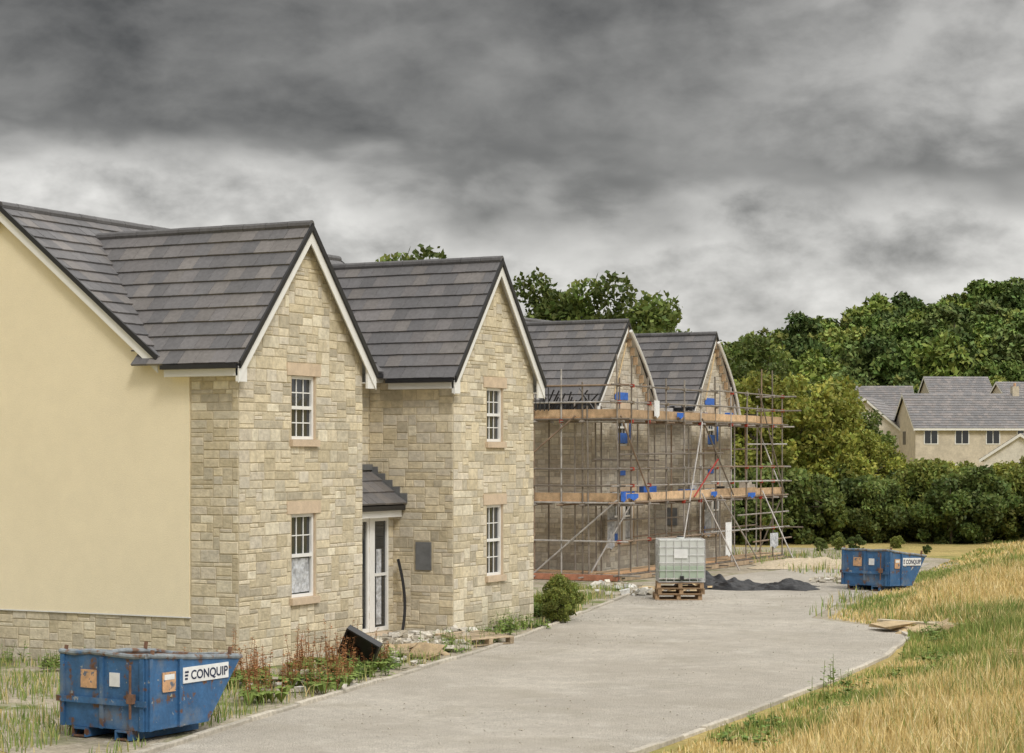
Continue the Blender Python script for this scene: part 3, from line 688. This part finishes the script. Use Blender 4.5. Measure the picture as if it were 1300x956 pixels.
# ---------------------------------------------------------------- IBC on pallets
def pallet(mb,mtx,c=(.36,.24,.14)):
    for i in range(7): mb.box((0,i*.15,.125),(1.2,i*.15+.1,.145),'wood',vary(c,.25),mtx)
    for x in (0,.55,1.1):
        mb.box((x,0,.103),(x+.1,1.0,.124),'wood',vary(c,.2),mtx)
        for y in (0,.43,.86): mb.box((x,y,.022),(x+.1,y+.14,.102),'wood',vary(c,.3),mtx)
    for y in (0,.43,.86): mb.box((0,y,0),(1.2,y+.13,.021),'wood',vary(c,.2),mtx)
pr=empty('wooden_pallet',(-20.75,49.0,.012),R27)
mb=MB()
for k in range(3): pallet(mb,Matrix.Translation((random.uniform(-.08,.08),random.uniform(-.05,.05),k*.15))@Matrix.Rotation(random.uniform(-.04,.04),4,'Z'))
mb.obj('pallet_stack',pr)
ib=empty('ibc_water_tank',(-20.75,49.0,.012+.46),R27); mb=MB()
mb.box((.03,.03,.10),(1.17,.97,.42),'ibcl'); mb.box((.03,.03,.421),(1.17,.97,1.08),'ibc'); mb.tube((.6,.5,1.06),(.6,.5,1.14),.1,'ibc',seg=14); mb.tube((.6,.5,1.14),(.6,.5,1.17),.09,'black',seg=14)
mb.obj('tank',ib,bevel=.05)
mb=MB(); sc=(.6,.6,.6)
for z in (.1,.3,.5,.7,.9,1.09):
    for a,b in (((0,0,z),(1.2,0,z)),((1.2,0,z),(1.2,1,z)),((1.2,1,z),(0,1,z)),((0,1,z),(0,0,z))): mb.tube(a,b,.009,'steel',sc)
for i in range(7):
    x=1.2*i/6
    for y in (0,1): mb.tube((x,y,.02),(x,y,1.1),.009,'steel',sc)
for i in range(6):
    y=i/5
    for x in (0,1.2): mb.tube((x,y,.02),(x,y,1.1),.009,'steel',sc)
mb.box((.4,-.012,.62),(.75,-.008,.85),'white',sc); mb.box((0,0,.0),(1.2,1,.02),'steel',sc); mb.box((.55,-.05,.06),(.65,.02,.16),'black')
mb.obj('cage',ib)
def heap(name,cx,cy,rx,ry,h,rz,k,seed,n=46,col=(1,1,1),sharp=1.):
    mb=MB(); P={}
    for i in range(n):
        for j in range(n):
            u=-1+2*i/(n-1);v=-1+2*j/(n-1)
            e=max(0,1-u**4)*max(0,1-v**4)
            w=float(vnoise(np.array([u*rx]),np.array([v*ry]),3.5,seed)[0]+.6*vnoise(np.array([u*rx]),np.array([v*ry]),9,seed+1)[0])
            x=u*rx*(1+.12*math.sin(5*v+seed));y=v*ry*(1+.18*math.sin(4*u+seed))
            z=h*e*(.45+.55*w*sharp)+.02
            P[i,j]=(cx+x*math.cos(rz)-y*math.sin(rz),cy+x*math.sin(rz)+y*math.cos(rz),max(z,.014))
    for i in range(n-1):
        for j in range(n-1): mb.face([P[i,j],P[i+1,j],P[i+1,j+1],P[i,j+1]],k,col)
    return mb.obj(name)
heap('polythene_sheet',-20.1,54.7,1.5,1.0,.34,R27-.15,'tarp',3)
heap('polythene_sheet',-21.6,54.2,.8,.8,.60,.3,'tarp',8)
heap('sand_pile',-22.0,66.0,2.2,1.6,.5,.3,'rubble',5,n=30,col=(.50,.42,.30),sharp=.4)
heap('spoil_heap',-19.95,36.0,.75,1.3,.30,0,'rubble',11,n=26,col=(.46,.41,.32),sharp=.6)
def debris(name,pts,n,smin,smax,cols,k='rubble',flat=.5):
    mb=MB()
    for i in range(n):
        cx,cy,r=random.choice(pts); a=random.uniform(0,6.28); q=r*math.sqrt(random.random()); s=random.uniform(smin,smax)*random.uniform(.5,1)
        m=Matrix.Translation((cx+q*math.cos(a),cy+q*math.sin(a),.02+s*flat*.4+max(0,(r-q))*.30*random.random()*(r<1.3)))@Matrix.Rotation(random.uniform(0,3),4,'Z')@Matrix.Rotation(random.uniform(-.5,.5),4,'X')
        P=[(x*s*random.uniform(.6,1.2)*.5,y*s*random.uniform(.5,1.)*.5,z*s*flat*random.uniform(.6,1.1)*.5) for z in(-1,1) for x,y in((-1,-1),(1,-1),(1,1),(-1,1))]
        mb.hexa([m@Vector(p) for p in P],k,vary(random.choice(cols),.15))
    return mb.obj(name)
SC=[(.56,.52,.44),(.47,.42,.33),(.60,.57,.51),(.38,.34,.27)]
debris('rubble_pile',[(-19.8,36.4,.95),(-20.3,35.6,.9),(-19.3,34.8,.6)],620,.06,.28,SC)
debris('rubble_pile',[(-23.0,50.0,.6),(-23.6,52.6,.8),(-22.1,50.8,.4)],120,.08,.35,SC+[(.62,.62,.6)])
debris('rubble_pile',[(-18.9,58.5,1.0)],40,.08,.3,SC)
debris('rubble_pile',[(-18.6,31.5,.9),(-18.2,28.2,1.0),(-21.5,28.4,1.2)],160,.04,.18,SC)
debris('loose_stones',[(-14.5,36,4.0),(-16,45,3),(-13,26,3.0),(-18.5,50,2.6),(-17.6,38,1.4),(-19,43,1.4),(-20.5,48.5,1.4)],1500,.008,.035,[(.45,.41,.34),(.55,.51,.45)])
debris('timber_offcuts',[(-19.0,33.2,.9)],14,.3,.9,[(.40,.30,.18)],'wood',.08)
debris('timber_offcuts',[(-12.4,42.6,.8),(-21.9,53.0,.9)],14,.3,1.1,[(.50,.38,.22)],'wood',.1)
p=empty('wooden_pallet',(-19.7,31.9,.02),.5); mb=MB(); pallet(mb,Matrix.Identity(4),(.42,.33,.22)); mb.obj('pallet',p)
p=empty('wooden_pallet',(-18.95,35.3,.02),1.2); mb=MB(); pallet(mb,Matrix.Rotation(.06,4,'X'),(.42,.33,.22)); mb.obj('pallet',p)
p=empty('timber_stack',(-8.9,36.2,.0),.3); mb=MB()
for i in range(5): mb.box((0,i*.16,.02+.06*(i%2)),(1.3,i*.16+.14,.07+.06*(i%2)),'wood',vary((.45,.32,.19),.2))
for i in range(5): mb.box((.2,i*.16,.20+.03*(i%2)),(1.3,i*.16+.14,.25+.03*(i%2)),'wood',vary((.5,.34,.19),.2))
mb.obj('boards',p)
p=empty('timber_plank',(-12.3,43.5,.1),-.35); mb=MB(); mb.box((-1.2,0,0),(.7,.2,.05),'wood',(.55,.47,.34)); mb.box((-.1,.3,0),(.9,.5,.05),'wood',(.5,.42,.3)); mb.obj('planks',p)
p=empty('black_plastic_tray',(-18.95,30.7,.03),R27-.2); mb=MB(); m=Matrix.Rotation(.5,4,'Y')@Matrix.Rotation(-1.15,4,'X')@Matrix.Translation((0,-.5,0))
for lo,hi in (((0,0,0),(.66,.55,.02)),((0,0,.021),(.03,.55,.14)),((.63,0,.021),(.66,.55,.14)),((.031,0,.021),(.629,.03,.14)),((.031,.52,.021),(.629,.55,.14))):
    mb.box(lo,hi,'black',(1,1,1),m@Matrix.Rotation(math.pi,4,'X')@Matrix.Translation((0,-.6,0)))
mb.obj('tray_body',p)
zmin=min(v.co.z for o in p.children for v in o.data.vertices); p.location.z=-zmin+.005
# ---------------------------------------------------------------- weeds
def weed(name,x,y,h,n,kind):
    mb=MB()
    for i in range(n):
        sx,sy=random.gauss(0,.16),random.gauss(0,.16); hh=h*random.uniform(.55,1.1); lx,ly=random.gauss(0,.14)*hh,random.gauss(0,.14)*hh
        top=Vector((sx+lx,sy+ly,hh)); bot=Vector((sx,sy,0))
        sc=(.26,.13,.06) if kind=='dock' else (.17,.22,.07)
        mb.tube(bot,top,.007,'grassblade',sc,seg=4,r2=.003)
        for k in range(46 if kind=='dock' else 18):
            t=random.uniform(.35,1) if kind=='dock' else random.uniform(.05,1)
            p=bot.lerp(top,t); a=random.uniform(0,6.28); s=random.uniform(.02,.045) if kind=='dock' else random.uniform(.04,.10)*(1.2-t)
            r=.05*(1.15-t) if kind=='dock' else .02
            q=p+Vector((math.cos(a)*r,math.sin(a)*r,0)); u=Vector((math.cos(a),math.sin(a),random.uniform(-.3,.6))).normalized()*s*(1 if kind=='dock' else 1.6); w=Vector((-math.sin(a),math.cos(a),random.uniform(-.2,.2)))*s*.5
            c=vary(random.choice([(.36,.15,.06),(.42,.21,.09),(.26,.12,.055)]),.2) if kind=='dock' else vary(random.choice([(.15,.24,.06),(.23,.31,.08)]),.25)
            mb.face([q,q+u*.5+w,q+u,q+u*.5-w],'grassblade',c)
        if kind=='dock':
            for k in range(6):
                a=random.uniform(0,6.28); u=Vector((math.cos(a)*.24,math.sin(a)*.24,.16)); w=Vector((-math.sin(a),math.cos(a),0))*.045; mb.face([bot,bot+u*.5+w+Vector((0,0,.1)),bot+u,bot+u*.5-w+Vector((0,0,.1))],'grassblade',(.20,.27,.07))
    o=mb.obj(name); o.location=(x,y,0); return o
for i in range(30):
    y=random.uniform(26,31.5); x=random.uniform(-19.7,np.interp(y,[18,25,29.4,35],[-15.4,-16.9,-17.7,-18.7]))
    weed('dock_plant',x,y,random.uniform(.45,.9),random.randint(3,7),'dock')
for i in range(40):
    t=random.random(); y=28+t*18; x=np.interp(y,[18,25,29.4,35,39.7,44,48],[-15.2,-16.6,-17.4,-18.4,-19.5,-20.6,-21.6])-random.uniform(.25,1.1)
    weed('weed_plant',x,y,random.uniform(.25,.5),random.randint(5,9),'weed')
for i in range(16):
    y=random.uniform(24,42); x=np.interp(y,[8,28,37.2,43.2],[-9.6,-10.5,-11.2,-12.8])+random.uniform(.2,1.5)
    weed('weed_plant',x,y,random.uniform(.25,.5),random.randint(4,7),'weed')
for i in range(14): weed('weed_plant',random.uniform(-27,-21),random.uniform(26.5,29.2),random.uniform(.2,.45),6,'weed')
for x,y,s in ((-20.2,42.0,.27),(-19.95,41.4,.20),(-20.5,42.7,.22)): inst('shrub',bush[1],(x,y,.08),s)
for i in range(12): inst('shrub',random.choice(bush),W(81+random.uniform(-3,5),10+random.uniform(0,15)),random.uniform(.10,.2))
# ---------------------------------------------------------------- sky / light
w=bpy.data.worlds.new('World'); scene.world=w; w.use_nodes=True; nt=w.node_tree; N=nt.nodes; L=nt.links
for n in list(N): N.remove(n)
out=N.new('ShaderNodeOutputWorld'); tc=N.new('ShaderNodeTexCoord'); D=tc.outputs['Generated']
def math_(op,a,b=None,c=None):
    n=N.new('ShaderNodeMath'); n.operation=op
    for i,x in enumerate((a,b,c)):
        if x is None: continue
        if isinstance(x,(int,float)): n.inputs[i].default_value=x
        else: L.new(x,n.inputs[i])
    return n.outputs[0]
def rngm(x,a,b,c=0,d=1):
    n=N.new('ShaderNodeMapRange'); n.interpolation_type='SMOOTHSTEP'
    L.new(x,n.inputs[0]); 
    for i,v in enumerate((a,b,c,d)): n.inputs[i+1].default_value=v
    return n.outputs[0]
sep=N.new('ShaderNodeSeparateXYZ'); L.new(D,sep.inputs[0]); v=sep.outputs[2]
dot=N.new('ShaderNodeVectorMath'); dot.operation='DOT_PRODUCT'; L.new(D,dot.inputs[0]); dot.inputs[1].default_value=(C27,S27,0); u=dot.outputs['Value']
def noise(scale,stretch,detail=6,rough=.55,dist=0,off=0):
    mp=N.new('ShaderNodeMapping'); mp.inputs['Scale'].default_value=(1,1,stretch); mp.inputs['Location'].default_value=(off,off*.7,off*.3); L.new(D,mp.inputs[0])
    n=N.new('ShaderNodeTexNoise'); n.inputs['Scale'].default_value=scale; n.inputs['Detail'].default_value=detail; n.inputs['Roughness'].default_value=rough; n.inputs['Distortion'].default_value=dist
    L.new(mp.outputs[0],n.inputs['Vector']); return n.outputs['Fac']
n1=noise(5,2.6,4,.5,.2,3.1); n2=noise(12,2.1,6,.54,.2,1.7); n3=noise(26,1.6,5,.57,.15,5.2)
c1=math_('SUBTRACT',n1,.5); c2=math_('SUBTRACT',n2,.5); c3=math_('SUBTRACT',n3,.5)
e=math_('ADD',v,math_('MULTIPLY',c1,.12)); e=math_('ADD',e,math_('MULTIPLY',c2,.085)); e=math_('ADD',e,math_('MULTIPLY',c3,.03)); e=math_('ADD',e,math_('MULTIPLY',u,.07))
dark=rngm(e,.105,.142)
tr=math_('MULTIPLY',rngm(u,.04,.24),rngm(math_('ADD',v,math_('MULTIPLY',c2,.14)),.09,.19)); dark=math_('MULTIPLY',dark,math_('SUBTRACT',1.0,math_('MULTIPLY',tr,.55)))
lightv=math_('ADD',.60,math_('MULTIPLY',c2,1.0)); lightv=math_('ADD',lightv,math_('MULTIPLY',c3,.85))
lightv=math_('MINIMUM',lightv,.80)
darkv=math_('ADD',.165,math_('MULTIPLY',c2,.36)); darkv=math_('ADD',darkv,math_('MULTIPLY',c3,.18)); darkv=math_('ADD',darkv,math_('MULTIPLY',c1,-.28))
mx=N.new('ShaderNodeMix'); mx.data_type='FLOAT'; L.new(dark,mx.inputs[0]); L.new(lightv,mx.inputs[2]); L.new(darkv,mx.inputs[3])
val=math_('MAXIMUM',mx.outputs[0],.085)
gain=rngm(v,.23,.65,1,5.0); val=math_('MULTIPLY',val,gain)  # boosts unseen sky overhead, added brightness to light the house walls
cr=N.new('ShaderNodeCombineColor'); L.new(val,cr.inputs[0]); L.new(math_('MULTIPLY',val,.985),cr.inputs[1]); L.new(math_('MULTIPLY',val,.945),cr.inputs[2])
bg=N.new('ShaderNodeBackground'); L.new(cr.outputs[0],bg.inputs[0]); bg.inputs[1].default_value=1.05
EL,AZ=math.radians(48),math.radians(130)
sky=N.new('ShaderNodeTexSky'); sky.sky_type='NISHITA'; sky.sun_disc=False; sky.sun_elevation=EL; sky.sun_rotation=AZ
bs=N.new('ShaderNodeBackground'); L.new(sky.outputs[0],bs.inputs[0]); bs.inputs[1].default_value=.07
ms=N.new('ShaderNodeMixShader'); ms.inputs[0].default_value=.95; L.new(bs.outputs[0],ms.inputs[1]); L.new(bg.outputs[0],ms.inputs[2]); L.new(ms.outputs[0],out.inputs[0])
sd=bpy.data.lights.new('sun','SUN'); sd.energy=1.5; sd.angle=math.radians(14); sd.color=(1,.95,.88); so=bpy.data.objects.new('sun',sd)
dirv=Vector((math.sin(AZ)*math.cos(EL),math.cos(AZ)*math.cos(EL),math.sin(EL))); so.rotation_euler=dirv.to_track_quat('Z','Y').to_euler(); so.location=(0,0,50); link(so)
cam=bpy.data.cameras.new('camera'); co=bpy.data.objects.new('camera',cam); co.location=(0,0,3.75); co.rotation_euler=(math.pi/2,0,math.radians(27)); cam.sensor_width=36; cam.lens=2627/1300*36; cam.shift_y=99/1300; cam.clip_end=6000; cam.clip_start=.5
link(co); scene.camera=co
scene.view_settings.view_transform='Standard'; scene.view_settings.look='None'; scene.view_settings.exposure=0
